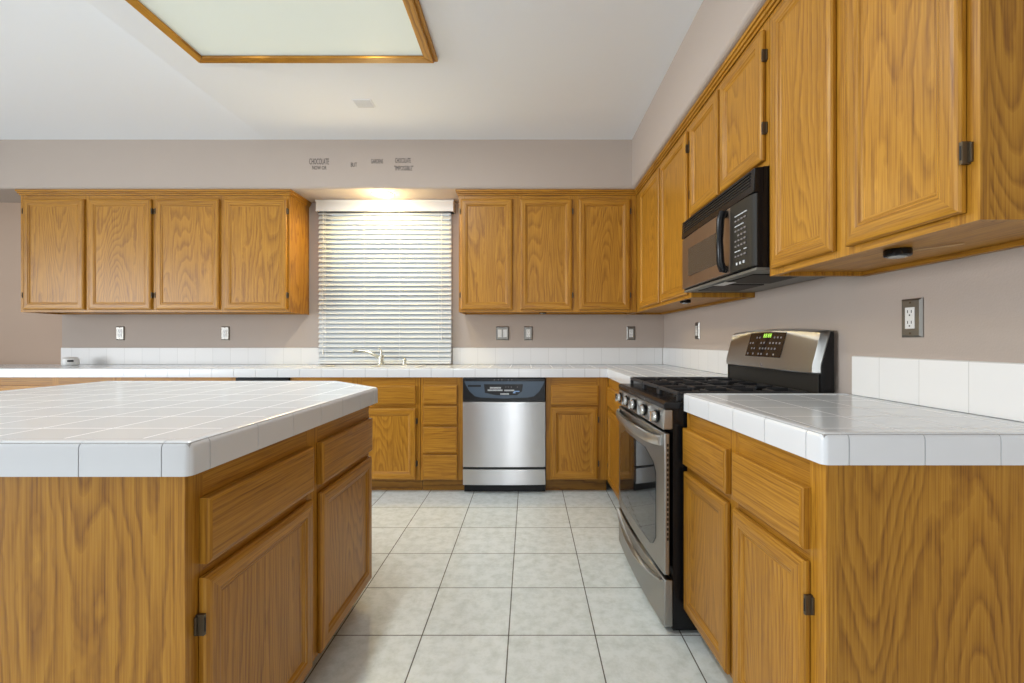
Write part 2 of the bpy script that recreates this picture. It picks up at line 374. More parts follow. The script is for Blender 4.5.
backbase('oak sink base cabinet below the window, half hidden by the island', -1.765, -.802, [(-1.765, -1.72), (-1.31, -1.23), (-.84, -.802)],
         [('w', -1.73, -1.30, ZW0, ZW1), ('w', -1.245, -.832, ZW0, ZW1), ('d', -1.73, -1.30, ZD0, ZD1, 'l'), ('d', -1.245, -.832, ZD0, ZD1, 'r')])
backbase('oak drawer base with a stack of four drawers left of the dishwasher', -.799, -.487, [(-.799, -.765), (-.535, -.487)],
         [('w', -.778, -.525, .665, .803), ('w', -.778, -.525, .512, .648), ('w', -.778, -.525, .306, .494), ('w', -.778, -.525, .108, .288)],
         rails=[(.1, .13), (.27, .32), (.48, .53), (.64, .68), (.79, .861)])
backbase('oak base cabinet with one drawer and one door right of the dishwasher', .13, .589, [(.13, .175), (.50, .589)],
         [('w', .164, .516, ZW0, ZW1+.005), ('d', .164, .512, ZD0, ZD1+.01, 'r')])
# --- corner run left of the range (faces -X)
base_cabinet('narrow oak corner base cabinet between back run and stainless range', (.592, 3.303, 0), -PI/2, .808, .58,
             [(0, .085), (.74, .808)], RAILS, [('w', .062, .765, ZW0, ZW1), ('d', .062, .765, ZD0, ZD1, 'l')])
# --- near right cabinet, slightly toed in
TH = math.radians(-87.6)
base_cabinet('oak base cabinet with two doors right of the range, nearest the camera', (.605, 1.700, 0), TH, .748, .595,
             [(0, .03), (.33, .385), (.695, .748)], RAILS,
             [('w', .004, .340, ZW0, ZW1), ('w', .378, .700, ZW0, ZW1), ('d', .004, .338, ZD0, ZD1), ('d', .376, .700, ZD0, ZD1, 'r')], ends='r', depth1=.575)

# --- island
t = thing('kitchen_island', 'large oak island cabinet with two doors and two drawers, under white tile top', 'island', (-.69, .896, 0), PI/2)
poly = [(.004, .02), (1.03, .02), (1.03, .03), (1.27, .27), (1.27, 1.34), (.004, 1.34)]
MB().prism(poly, .1, .861).build('carcass', [ENDP], t)
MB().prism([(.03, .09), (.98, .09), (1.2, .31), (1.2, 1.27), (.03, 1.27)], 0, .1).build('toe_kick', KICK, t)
frame(t, 1.03, .1, .861, [(.004, .05), (.49, .565), (1.0, 1.03)], RAILS, .004)
p = MB(); p.box(.0015, .004, .028, 1.34, 0, .861, 1); p.box(0, .004, .0, .0278, 0, .861, 0); p.build('end_panel', [OZ, ENDP], t)
drawer(t, .038, .500, ZW0, ZW1); drawer(t, .556, 1.022, ZW0, ZW1)
door(t, .034, .498, ZD0, ZD1, 'l'); door(t, .558, 1.022, ZD0, ZD1)

# --- wall cabinets
def wall_cabinet(label, loc, rz, w, depth, z0, stiles, fronts, crown=(0, 0), depth1=None, endr=False, endl=False, group=None, brz=None):
    t = thing('wall_cabinet', label, 'cabinet', (loc[0], loc[1], 0), rz, group)
    z1 = 2.284; tk = .016; d1 = depth if depth1 is None else depth1
    b = MB(); b.box(0, tk, .019, depth, z0, z1, 0); b.box(w-tk, w, .019, d1, z0, z1, 0)
    b.prism([(tk, .019), (w-tk, .019), (w-tk, d1), (tk, depth)], z0+.014, z0+.028, m=1)
    b.prism([(tk, .019), (w-tk, .019), (w-tk, d1), (tk, depth)], z1-.014, z1, m=1)
    b.prism([(tk, depth-.006), (w-tk, d1-.006), (w-tk, d1), (tk, depth)], z0+.014, z1, m=0)
    b.prism([(tk, depth-.026), (w-tk, d1-.026), (w-tk, d1-.007), (tk, depth-.007)], z0, z0+.0135, m=1)
    b.build('carcass', [ENDP, OX], t)
    frame(t, w, z0, z1, stiles, [(z0, z0+.03), (2.235, z1)])
    c = MB()
    a0 = -.012 if crown[0] else 0; a1 = w+.012 if crown[1] else w
    def side(pr, za, zb):
        xa = -pr if crown[0] else 0; xb = w+pr if crown[1] else w
        c.box(xa, xb, -pr, 0, za, zb, 0)
        if crown[0]: c.box(-pr, 0, 0, depth, za, zb, 1)
        if crown[1]: c.box(w, w+pr, 0, d1, za, zb, 1)
    side(.008, 2.284, 2.296); side(.016, 2.296, 2.310); side(.023, 2.310, 2.3265)
    c.build('crown_molding', [OX, OY], t, bevel=.003)
    for fr in fronts: door(t, *fr)
    return t
UZ0, UD0, UD1 = 1.357, 1.377, 2.252
x0 = -4.03
wall_cabinet('long oak wall cabinet with four doors, left of the window', (x0, 3.54), 0, 2.132, .318, UZ0,
             [(0, .05), (.50, .57), (1.03, 1.10), (1.57, 1.64), (2.08, 2.132)],
             [(.033, .514, UD0, UD1, 'l'), (.551, 1.046, UD0, UD1, 'r'), (1.082, 1.583, UD0, UD1, 'l'), (1.623, 2.118, UD0, UD1, 'r')], crown=(1, 1))
x0 = -.554
wall_cabinet('oak wall cabinet with three doors, right of the window', (x0, 3.54), 0, 1.412, .318, UZ0,
             [(0, .05), (.40, .51), (.87, .97), (1.33, 1.412)],
             [(.017, .427, UD0, UD1, 'l'), (.4885, .899, UD0, UD1, 'r'), (.954, 1.357, UD0, UD1, 'r')], crown=(1, 0))
def rwall(label, ya, yb, z0, stiles, fronts):
    return wall_cabinet(label, (.86, ya), -PI/2, ya-yb, wallX(ya)-.862, z0, [(ya-p, ya-q) for p, q in stiles],
                        [(ya-f[0], ya-f[1], *f[2:]) for f in fronts], depth1=wallX(yb)-.862)
rwall('oak wall cabinet with two tall doors in the corner beyond the microwave', 3.858, 2.352, UZ0, [(3.54, 3.36), (2.915, 2.845), (2.42, 2.352)],
      [(3.39, 2.90, UD0, UD1), (2.862, 2.392, UD0, UD1, 'r')])
rwall('short oak wall cabinet with two small doors above the microwave', 2.350, 1.592, 1.756, [(2.35, 2.30), (2.0, 1.93), (1.65, 1.592)],
      [(2.338, 1.995, 1.78, UD1, 'l'), (1.970, 1.613, 1.78, UD1, 'r')])
rwall('large oak wall cabinet with two tall doors, nearest, right of microwave', 1.590, .849, UZ0, [(1.59, 1.50), (1.26, 1.15), (.91, .849)],
      [(1.556, 1.243, UD0, UD1), (1.190, .873, UD0, UD1, 'r')])

# ------------------------------------------------------------------ countertops
ZT, ZE, ZB = .9275, .9300, .8625
PROF = [(0, ZB), (0, ZB+.02), (0, ZE-.014)]+[(.014-.014*math.cos(k*PI/12), ZE-.014+.014*math.sin(k*PI/12)) for k in range(1, 7)]+[(.027, ZE), (.036, ZE-.0008), (.036, ZB)]
def edge_trim(pts, closed, name, parent, rev=()):
    P = [Vector((p[0], p[1])) for p in pts]; n = len(P); b = MB(); r = .014; g = .0022; ts = .161; cl = .055
    ne = n if closed else n-1
    T = []; Nn = []; Ls = []
    for i in range(ne):
        d = P[(i+1) % n]-P[i]; Ls.append(d.length); d.normalize(); T.append(d); Nn.append(Vector((d.y, -d.x)))
    def mit(i, d):
        a, c = Nn[i-1], Nn[i]; return P[i]-(a+c)/(1+a.dot(c))*d
    def emit(st):
        V = []
        for fn in st:
            for d, z in PROF: q = fn(d); V.append((q.x, q.y, z))
        k = len(PROF); f = []
        for i in range(len(st)-1):
            for q in range(k): f.append((i*k+q, i*k+(q+1) % k, (i+1)*k+(q+1) % k, (i+1)*k+q))
        f += [tuple(range(k))[::-1], tuple((len(st)-1)*k+q for q in range(k))]
        b.add(V, f, 0, True)
    def str_(i, s_): return lambda d: P[i]+T[i]*s_-Nn[i]*d
    corner = [closed or 0 < i < n-1 for i in range(n)]
    for i in range(n):
        if not corner[i]: continue
        a, c = Nn[i-1], Nn[i]; convex = T[i-1].x*T[i].y-T[i-1].y*T[i].x > 0
        st = [str_((i-1) % n, Ls[i-1]-cl+g/2)]
        if convex:
            cen = mit(i, r); ang = math.acos(max(-1, min(1, a.dot(c)))); K = 6
            for k in range(K+1):
                tt = k/K; q = ang*tt; nrm = Vector((a.x*math.cos(q)-a.y*math.sin(q), a.x*math.sin(q)+a.y*math.cos(q)))
                st.append((lambda nrm: lambda d: cen+nrm*(r-d) if d <= r else mit(i, d))(nrm))
        else: st.append(lambda d: mit(i, d))
        st.append(str_(i, cl-g/2)); emit(st)
    for i in range(ne):
        a = cl if corner[i] else 0; e = Ls[i]-(cl if corner[(i+1) % n] else 0); s_ = a
        if i in rev:
            k0 = (e-s_) % ts
            if k0 > .03: emit([str_(i, s_+g/2), str_(i, s_+k0-g/2)]); s_ += k0
        while s_ < e-.002:
            nx = min(s_+ts, e)
            if e-nx < .03: nx = e
            emit([str_(i, s_+g/2), str_(i, nx-g/2)]); s_ = nx
    return b.build(name, GLAZE, parent)
# back L counter
t = thing('countertop', 'long L-shaped white tiled countertop along the back wall', 'countertop')
XL = -4.9; CF = 3.270; c = .004
SX0, SX1, SY0, SY1 = -1.60, -.86, 3.35, 3.665
b = MB()
def slab(b, x0, x1, y0, y1): b.prism([(x0, y0), (x1, y0), (x1, y1), (x0, y1)], ZB+.001, ZT, 'Z', 1, 0)
slab(b, XL, SX0, CF+c, YB-.002); slab(b, SX0, SX1, CF+c, SY0); slab(b, SX0, SX1, SY1, YB-.002); slab(b, SX1, .578+c, CF+c, YB-.002)
b.prism([(.578+c, YB-.002), (.578+c, CF+c), (.576+c, 2.493), (wallX(2.493)-.003, 2.493), (wallX(YB)-.003, YB-.002)], ZB+.001, ZT, 'Z', 1, 0)
b.build('tiled_slab', [CTILE, GROUT], t)
edge_trim([(XL, CF), (.578, CF), (.576, 2.493)], False, 'edge_tiles', t)
# near right counter
t = thing('countertop', 'white tiled countertop right of the range, nearest the camera', 'countertop')
ya, yb = 1.697, .9455
MB().prism([(.586+c, ya-c), (.625+c, yb+c), (wallX(yb)-.003, yb+c), (wallX(ya)-.003, ya-c)][::-1], ZB+.001, ZT, 'Z', 1, 0).build('tiled_slab', [CTILE, GROUT], t)
edge_trim([(wallX(ya)-.012, ya), (.586, ya), (.625, yb), (wallX(yb)-.012, yb)], False, 'edge_tiles', t, (1,))
# island top
t = thing('countertop', 'large white tiled island countertop with clipped far corner', 'countertop')
isl = [(-2.1, .865), (-.657, .865), (-.648, 1.92), (-.95, 2.225), (-2.1, 2.225)]
ins = [(-2.1+c, .865+c), (-.657-c, .865+c), (-.648-c, 1.92-.002), (-.95-.002, 2.225-c), (-2.1+c, 2.225-c)]
MB().prism(ins, ZB+.001, ZT, 'Z', 1, 0).build('tiled_slab', [CTILE, GROUT], t)
edge_trim(isl, True, 'edge_tiles', t, (0,))

# backsplashes
ZS0, ZS1 = ZT+.0008, 1.072
def splash(label, x0, x1):
    o = MB().box(x0, x1, YB-.011, YB-.0008, ZS0, ZS1).build('backsplash', STILE, bevel=.003); return tag(o, label, 'backsplash')
splash('white tile backsplash strip along the back wall left of the window', -4.037, -1.795)
splash('white tile backsplash strip on back wall right of the window', -.655, wallX(YB)-.014)
def rsplash(label, ya, yb, ph=0):
    ang = math.atan2(yb-ya, wallX(yb)-wallX(ya)); L_ = math.hypot(yb-ya, wallX(yb)-wallX(ya))
    o = MB().box(ph, L_+ph, -.0115, -.0012, ZS0, ZS1).build('backsplash', STILE, bevel=.003)
    o.location = (wallX(ya)-ph*math.cos(ang), ya-ph*math.sin(ang), 0); o.rotation_euler = (0, 0, ang); return tag(o, label, 'backsplash')
rsplash('white tile backsplash on the right wall between corner and range', YB-.003, 2.50)
rsplash('white tile backsplash on right wall behind the nearest countertop', 1.652, .55, .0445)

# ------------------------------------------------------------------ sink, faucet, sprayer
t = thing('kitchen_sink', 'white sink set in the back countertop under the window', 'sink')
b = MB()
for x0, x1 in ((SX0+.004, -1.24), (-1.22, SX1-.004)):
    y0, y1 = SY0+.004, SY1-.004; zb = .76
    b.box(x0, x1, y0, y1, zb, zb+.006); b.box(x0, x0+.006, y0, y1, zb, ZT); b.box(x1-.006, x1, y0, y1, zb, ZT); b.box(x0, x1, y0, y0+.006, zb, ZT); b.box(x0, x1, y1-.006, y1, zb, ZT)
b.build('basin', WHITE, t)
b = MB()
for x0, x1, y0, y1 in ((SX0-.012, SX1+.012, SY0-.012, SY0+.012), (SX0-.012, SX1+.012, SY1-.012, SY1+.012), (SX0-.012, SX0+.012, SY0+.012, SY1-.012), (SX1-.012, SX1+.012, SY0+.012, SY1-.012), (-1.242, -1.218, SY0+.012, SY1-.012)):
    b.box(x0, x1, y0, y1, ZT+.0006, ZT+.004)
b.build('rim', WHITE, t)
t = thing('faucet', 'low metal sink faucet with spout swung left before the blind', 'faucet', (-1.232, 3.725, ZT+.0006))
MB().lathe([(.034, 0), (.034, .008), (.024, .014), (.021, .05), (.024, .054), (.024, .075), (.019, .084)], n=20).build('body', BONE, t)
MB().tube([(-.008, 0, .055), (-.05, -.01, .085), (-.09, -.018, .108), (-.13, -.025, .118), (-.18, -.03, .122), (-.212, -.035, .120), (-.222, -.037, .105)], [.014, .013, .012, .011, .011, .0115, .0115], 10).build('spout', BONE, t)
MB().tube([(0, 0, .082), (.002, .0, .10), (-.006, .002, .128), (-.018, .004, .142)], [.012, .008, .008, .0105], 10).build('lever', BONE, t)
t = thing('side_sprayer', 'short metal side sprayer standing right of the faucet', 'sprayer', (-1.036, 3.725, ZT+.0006))
MB().lathe([(.021, 0), (.021, .006), (.013, .012), (.012, .03)], n=16).build('base', BONE, t)
MB().lathe([(.012, .03), (.017, .034), (.017, .05), (.011, .058)], n=16).build('spray_head', BONE, t)

# ------------------------------------------------------------------ blind
t = thing('window_blind', 'white horizontal slat window blind lowered over the window', 'blind', (-1.225, 3.815, 0))
bx0, bx1 = -.565, .565
b = MB(); b.box(-.575, .590, -.045, .040, 2.226, 2.324); b.box(-.580, .595, -.049, .040, 2.308, 2.3245); b.box(-.577, .592, -.047, .040, 2.226, 2.238)
b.build('valance', BLIND, t, bevel=.004)
b = MB(); nsl = 32; z0 = .975; z1 = 2.225
for i in range(nsl):
    zc = z0+(z1-z0)*i/(nsl-1); a = math.radians(53); pr = []
    for k in range(5):
        u = (k/4-.5)*.050; cv = .0032*(1-(2*k/4-1)**2)
        pr.append((u*math.cos(a)-cv*math.sin(a), zc+u*math.sin(a)+cv*math.cos(a)))
    th = (-.0022*math.sin(a), .0022*math.cos(a))
    poly = pr+[(p[0]+th[0], p[1]+th[1]) for p in reversed(pr)]
    b.prism(poly, bx0, bx1, 'X', smooth=False)
b.build('slats', SLAT, t)
MB().box(bx0, bx1, -.022, .022, .9355, .953).build('bottom_rail', BLIND, t, bevel=.003)
for x in (-.50, -.17, .13, .46):
    b = MB()
    for y in (-.0285, .0285): b.box(x-.0014, x+.0014, y-.0007, y+.0007, .953, 2.262)
    b.build('ladder_tape', BLIND, t)
b = MB(); b.tube([(.488, -.034, 2.262), (.49, -.036, 1.6), (.49, -.036, 1.17)], .0022, 6); b.lathe([(.004, 0), (.008, .01), (.006, .03), (.002, .034)], (.49, -.036, 1.14), n=10)
b.build('lift_cord', WHITE, t)
b = MB(); b.tube([(-.515, -.034, 2.262), (-.517, -.036, 1.5), (-.517, -.036, 1.05)], .0022, 6); b.lathe([(.004, 0), (.008, .01), (.006, .03), (.002, .034)], (-.517, -.036, 1.02), n=10)
b.build('tilt_cord', WHITE, t)

# ------------------------------------------------------------------ ceiling light box, downlight, vent
t = thing('ceiling_light', 'large square ceiling light box with oak frame and pale diffuser', 'ceiling light', (0, 0, 0))
fx0, fx1, fy0, fy1 = -1.838, -.525, 1.22, 2.49; z0 = 2.677
def bar_frame(x0, x1, y0, y1, wd, za, zb):
    b = MB()
    for q, (p0, p1, i0, i1) in enumerate((((x0, y0), (x1, y0), (x1-wd, y0+wd), (x0+wd, y0+wd)), ((x1, y0), (x1, y1), (x1-wd, y1-wd), (x1-wd, y0+wd)), ((x1, y1), (x0, y1), (x0+wd, y1-wd), (x1-wd, y1-wd)), ((x0, y1), (x0, y0), (x0+wd, y0+wd), (x0+wd, y1-wd)))):
        b.prism([p0, p1, i0, i1], za, zb, 'Z', q % 2)
    return b
bar_frame(fx0, fx1, fy0, fy1, .05, z0, CZ-.0185).build('frame', [OAKF, OAKFY], t, bevel=.004)
bar_frame(fx0-.012, fx1+.018, fy0-.012, fy1+.010, .03, CZ-.018, CZ-.0005).build('outer_trim', [OAKF, OAKFY], t, bevel=.003)
MB().box(fx0+.045, fx1-.045, fy0+.045, fy1-.045, z0+.016, z0+.02).build('diffuser', DIFF, t)
for tx, te in ((-1.50, 6), (-.84, 17)):      # the two banks of tubes in the light box
    l = bpy.data.lights.new('fluorescent', 'AREA'); l.shape = 'RECTANGLE'; l.size = .10; l.size_y = 1.1; l.energy = te; l.color = (.93, .98, 1)
    o = bpy.data.objects.new('fluorescent', l); COL.objects.link(o); o.location = (tx, (fy0+fy1)/2, z0+.012)
t = thing('recessed_light', 'lit round recessed downlight in the soffit above the window', 'ceiling light', (-1.187, 3.64, SZ))
MB().lathe([(.088, -.0005), (.086, -.005), (.066, -.007), (.066, -.0005)], n=32).build('trim_ring', WHITE, t)
MB().lathe([(.0655, -.001), (.0655, -.0045), (.03, -.008)], n=32).build('lens', LAMP, t)
l = bpy.data.lights.new('downlight_beam', 'SPOT'); l.energy = 28; l.color = (1, .75, .27); l.spot_size = math.radians(166); l.spot_blend = .3; l.shadow_soft_size = .05
o = bpy.data.objects.new('downlight_beam', l); COL.objects.link(o); o.location = (-1.187, 3.57, SZ-.015)
l = bpy.data.lights.new('downlight', 'POINT'); l.energy = 4.5; l.color = (1, .76, .42); l.shadow_soft_size = .045
o = bpy.data.objects.new('downlight', l); COL.objects.link(o); o.location = (-1.187, 3.60, SZ-.10); o.parent = None
# vent: seen in the photo between light box and window
t = thing('ceiling_vent', 'small white louvred vent set in the ceiling toward the window', 'vent', (-1.095, 2.965, CZ))
b = MB(); b.box(-.065, .065, -.052, .052, -.004, -.0005); b.build('frame', CEIL, t, bevel=.002)
b = MB()
for i in range(6): b.box(-.055, .055, -.042+i*.0155, -.034+i*.0155, -.0062, -.0042)
b.build('louvers', VENTM, t)

# ------------------------------------------------------------------ dishwasher
DX0, DX1, DY = -.4815, .1245, 3.272
t = thing('dishwasher', 'stainless dishwasher with black control panel set in the back run', 'dishwasher', (0, 0, 0))
MB().box(DX0-.002, DX1+.002, 3.33, 3.84, .1, .858).build('body', BLACKM, t)
def bowed(x0, x1, y, z0, z1, bow, th, m=0):
    n = 16; fr = []
    for i in range(n+1):
        u = i/n; fr.append((x0+(x1-x0)*u, y-bow*(1-(2*u-1)**2)))
    return MB().prism(fr+[(x1, y+th), (x0, y+th)], z0, z1, 'Z', m, smooth=True)
bowed(DX0, DX1, DY+.004, .203, .682, .008, .045).build('door', STEEL, t, bevel=.002)
bowed(DX0, DX1, DY+.004, .072, .186, .008, .045).build('lower_panel', STEEL, t, bevel=.002)
MB().box(DX0, DX1, DY+.02, DY+.05, .186, .203).build('gasket', BLACK, t)
MB().box(DX0, DX1, 3.345, 3.36, 0, .1).build('toe_panel', BLACK, t)
cp = MB().box(DX0, DX1, DY-.004, DY+.05, .684, .856).build('control_panel', BLACK, t, bevel=.004)
cxm = (DX0+DX1)/2
ty = DY-.0045
def dwpt(px, py): return ((px-528.5)/446*3.268, H-(py-341.3)/446*3.268)
poly = [dwpt(464.5, 381.2), dwpt(544.5, 381.2), dwpt(543, 385), dwpt(539, 391.5), dwpt(534, 396), dwpt(528, 397.3), dwpt(504, 398.2), dwpt(481, 397.3), dwpt(475, 396), dwpt(469.5, 391), dwpt(466, 385)]
MB().prism(poly, ty-.003, ty+.003, 'Y').build('console_inlay', BLUEP, cp)
x0_, z1_ = dwpt(468, 384.7); x1_, z0_ = dwpt(481, 386.6)
MB().box(x0_, x1_, ty-.0036, ty-.0031, z0_, z1_).build('vent_slot', BLACK, cp)
poly = [dwpt(484, 384), dwpt(523, 384), dwpt(522, 391), dwpt(517, 395), dwpt(496, 395), dwpt(485, 392.5)]
dk = MB().prism(poly, ty-.0037, ty-.0031, 'Y').build('display', BLACK, cp)
b = MB()
def dash(px0, px1, py0, py1, m=0):
    a, zt = dwpt(px0, py0); c_, zb = dwpt(px1, py1); b.box(a, c_, ty-.0043, ty-.0038, zb, zt, m)
for a, c_, y in ((490, 500.5, 386.8), (487.8, 502.5, 389.2), (504.5, 513.5, 389.4), (500.5, 508.5, 393)):
    x = a
    while x < c_: dash(x, x+.9, y, y+1.5); x += 1.25
for a in (505.5, 508, 511, 517): dash(a, a+.8, 386.4, 387.2, 1)
dash(514, 519.5, 390.6, 391.6, 2); dash(513, 515.5, 391.8, 393, 2)
b.build('legend', [LEGEND, LEGENDD, plain('blue_mark', (.25, .42, .7), .4)], cp)
b = MB()
for a in (494, 498, 501.5, 508, 511.5):
    x, z = dwpt(a, 379.2); b.box(x, x+.006, ty-.0002, ty+.0004, z-.006, z)
b.build('button_marks', LEGENDD, cp)

# trash compactor left of sink base
t = thing('trash_compactor', 'narrow black built-in compactor left of sink cabinet, top edge showing', 'appliance', (-2.163, 3.29, 0))
MB().box(0, .396, .03, .55, .1, .860).build('body', BLACKM, t)
MB().box(.002, .394, 0, .03, .77, .858).build('control_panel', BLACK, t, bevel=.003)
MB().box(.002, .394, .0, .03, .11, .765).build('door', BLACK, t, bevel=.003)
MB().box(0, .396, .07, .085, 0, .1).build('toe_kick', BLACKM, t)

# ------------------------------------------------------------------ range
RW = .752
t = thing('gas_range', 'stainless freestanding gas range with black cooktop on the right', 'stove', (.487, 2.464, 0), math.radians(-88.3))
b = MB(); b.box(.004, RW-.004, .047, .665, .012, .872); b.build('body', BLACK, t)
b = MB()
for x in (.05, RW-.05):
    for y in (.09, .6): b.lathe([(.018, 0), (.018, .0118)], (x, y, .0), n=12)
b.build('feet', BLACKM, t)
# storage drawer with bowed lip
dr = bowed(0, RW, .012, .028, .208, .014, .034).build('drawer', STEELR, t, bevel=.004)
b = MB(); n = 20; V = []; F = []
for i in range(n+1):
    u = i/n; s_ = 1-(2*u-1)**2; x = .012+(RW-.024)*u; y = .010-.014*s_
    zt = .205-.055*s_*.9
    for (dy, dz) in ((0, .003), (-.013-.008*s_, .001), (-.014-.008*s_, -.004), (0, -.008)): V.append((x, y+dy, zt+dz))
for i in range(n):
    for k in range(4): F.append((i*4+k, i*4+(k+1) % 4, i*4+4+(k+1) % 4, i*4+4+k))
F += [(0, 1, 2, 3), (n*4+3, n*4+2, n*4+1, n*4)]
b.add(V, F, 0, True); b.build('drawer_lip', STEELW, dr)
# oven door
od = MB()
od.rings(0, RW, .226, .772, [(0, .044), (0, .016), (.006, .010), (.055, .010)], 0, 0, cap=False)
dd = bowed(0, RW, .012, .226, .772, .012, .023).build('oven_door', [STEELR], t, bevel=.005)
pts = []
wx0, wx1, wz0, wz1 = .05, RW-.085, .285, .655
poly = [(wx0, .335), (wx0+.03, wz0+.015), (wx0+.06, wz0), (wx1-.06, wz0), (wx1-.03, wz0+.015), (wx1, .335), (wx1, .60), (wx1-.03, wz1-.02), (wx1-.13, wz1+.015), (wx0+.13, wz1+.015), (wx0+.03, wz1-.02), (wx0, .60)]
def bowy(x): return .012-.012*(1-(2*x/RW-1)**2)
def curved_plate(poly, off, th, n=14):
    """a plate following the bowed door, clipped to a convex outline in X-Z"""
    xs = sorted(set([p[0] for p in poly]+[wx0+(wx1-wx0)*i/n for i in range(n+1)])); V = []; F = []
    def span(x):
        zz = []
        k = len(poly)
        for i in range(k):
            a, c_ = poly[i], poly[(i+1) % k]
            if abs(a[0]-c_[0]) < 1e-9:
                if abs(a[0]-x) < 1e-9: zz += [a[1], c_[1]]
            elif min(a[0], c_[0])-1e-9 <= x <= max(a[0], c_[0])+1e-9: zz.append(a[1]+(c_[1]-a[1])*(x-a[0])/(c_[0]-a[0]))
        return min(zz), max(zz)
    for x in xs:
        lo, hi = span(x); y = bowy(x)-off
        V += [(x, y, lo), (x, y, hi), (x, y+th, hi), (x, y+th, lo)]
    for i in range(len(xs)-1):
        for k in range(4): F.append((i*4+k, i*4+(k+1) % 4, i*4+4+(k+1) % 4, i*4+4+k))
    F += [(3, 2, 1, 0), tuple((len(xs)-1)*4+q for q in range(4))]
    return MB().add(V, F, 0, False)
curved_plate(poly, .0016, .003).build('oven_window', BGLASS, dd)
b = MB()
for i in range(20): b.box(RW-.0002, RW+.0004, .022, .029, .36+i*.019, .371+i*.019)
b.build('vent_slots', SLOT, dd)
b = MB(); V = []; F = []; n = 24
for i in range(n+1):
    u = i/n; s_ = 1-(2*u-1)**2; s2 = min(1, s_*2.6)
    x = .02+(RW-.05)*u; y = .004-.018*s2**.6-.010*s_; zc = .738-.012*s_
    hh = .019
    for (dy, dz) in ((-.002, hh), (-.007, hh*.5), (-.007, -hh*.5), (-.002, -hh), (.010, -hh), (.010, hh)): V.append((x, y+dy, zc+dz))
for i in range(n):
    for k in range(6): F.append((i*6+k, i*6+(k+1) % 6, i*6+6+(k+1) % 6, i*6+6+k))
F += [(0, 1, 2, 3, 4, 5), tuple(n*6+5-q for q in range(6))]
b.add(V, F, 0, True); b.build('handle', STEELW, dd)
# control panel + knobs
cpn = MB().prism([(.006, .786), (.012, .862), (.046, .862), (.046, .786)], 0, RW, 'X').build('control_panel', STEELR, t, bevel=.004)
for i, kx in enumerate((.062, .20, .335, .50, .672)):
    k = MB().lathe([(.023, .0), (.026, -.002), (.026, -.007)], (kx, .0085, .825), 'Y', 20).build('knob', [BLACK], t)
    b = MB().lathe([(.021, -.0075), (.021, -.014), (.018, -.020), (.012, -.022)], (kx, .0085, .825), 'Y', 20)
    b.box(kx-.0055, kx+.0055, -.0215, -.0145, .805, .845)
    b.build('grip', CHROME, k)
# cooktop
ct = MB().prism([(.012, .8635), (.010, .884), (.02, .893), (.615, .893), (.615, .8635)], -.001, RW+.001, 'X').build('cooktop', BLACK, t, bevel=.003)
for (bx, by, rr) in ((.15, .17, .045), (.15, .45, .036), (.376, .31, .05), (.60, .17, .05), (.60, .45, .036)):
    bn = MB().lathe([(rr+.014, 0), (rr+.012, .008), (rr, .012), (rr, .016)], (bx, by, .8932), n=24).build('burner', GREYP, t)
    MB().lathe([(rr-.004, .0165), (rr-.002, .021), (rr-.012, .026)], (bx, by, .8932), n=24).build('burner_cap', IRON, bn)
for gx0, gx1 in ((.018, .255), (.260, .492), (.497, .734)):
    b = MB(); y0, y1 = .07, .59; zt = .929; r = .0068; hw = .0075
    def bar(xa, xb, ya, yb, za=zt-.014, zb=zt): b.box(xa, xb, ya, yb, za, zb)
    bar(gx0, gx1, y0, y0+.014); bar(gx0, gx1, y1-.014, y1); bar(gx0, gx0+.014, y0+.014, y1-.014); bar(gx1-.014, gx1, y0+.014, y1-.014)
    xm = (gx0+gx1)/2; ym = (y0+y1)/2
    bar(gx0+.014, gx1-.014, ym-.006, ym+.006)
    for yc in ((y0+ym)/2, (y1+ym)/2):
        bar(gx0+.014, xm-.028, yc-.006, yc+.006, zt-.014, zt+.003); bar(xm+.028, gx1-.014, yc-.006, yc+.006, zt-.014, zt+.003)
        bar(xm-.006, xm+.006, yc+.028, yc+.118, zt-.014, zt+.003); bar(xm-.006, xm+.006, yc-.118, yc-.028, zt-.014, zt+.003)
    for fx in (gx0, gx1-.016):
        for fy in (y0, ym-.008, y1-.016): bar(fx, fx+.016, fy, fy+.016, .8934, zt-.014)
    b.build('grate', IRON, t, bevel=.003)
# back guard
bgd = MB().box(.012, RW-.012, .624, .672, .893, 1.0).build('back_guard', GREYP, t, bevel=.003)
n = 14; V = []; F = []
us = [0, .028]+[i/n for i in range(1, n)]+[.972, 1]; n = len(us)-1
for u in us:
    s_ = 1-(2*u-1)**2; x = .0+RW*u; a = .016*s_; o_ = .012*s_; e_ = .018 if u in (0, 1) else 0
    sec = [(.618-o_*.4+e_, .998), (.606-o_+e_, 1.003), (.606-o_+e_, 1.030), (.640-o_*.5+e_, 1.158+a), (.654+e_*.5, 1.168+a), (.674, 1.168+a), (.674, .998)]
    V += [(x, p[0], p[1]) for p in sec]
k7 = 7
for i in range(n):
    for k in range(k7): F.append((i*k7+k, i*k7+(k+1) % k7, (i+1)*k7+(k+1) % k7, (i+1)*k7+k))
F += [tuple(range(k7))[::-1], tuple(n*k7+q for q in range(k7))]
hd = MB().add(V, F, 0, True).build('console', [STEELW], bgd)
sp = [(.624, .895), (.624, .997), (.628, 1.003), (.628, 1.030), (.662, 1.155), (.664, 1.165), (.676, 1.165), (.676, .895)]
MB().prism(sp, RW+.0003, RW+.003, 'X').build('side_cap', BLACK, bgd); MB().prism(sp, -.003, -.0003, 'X').build('side_cap', BLACK, bgd)
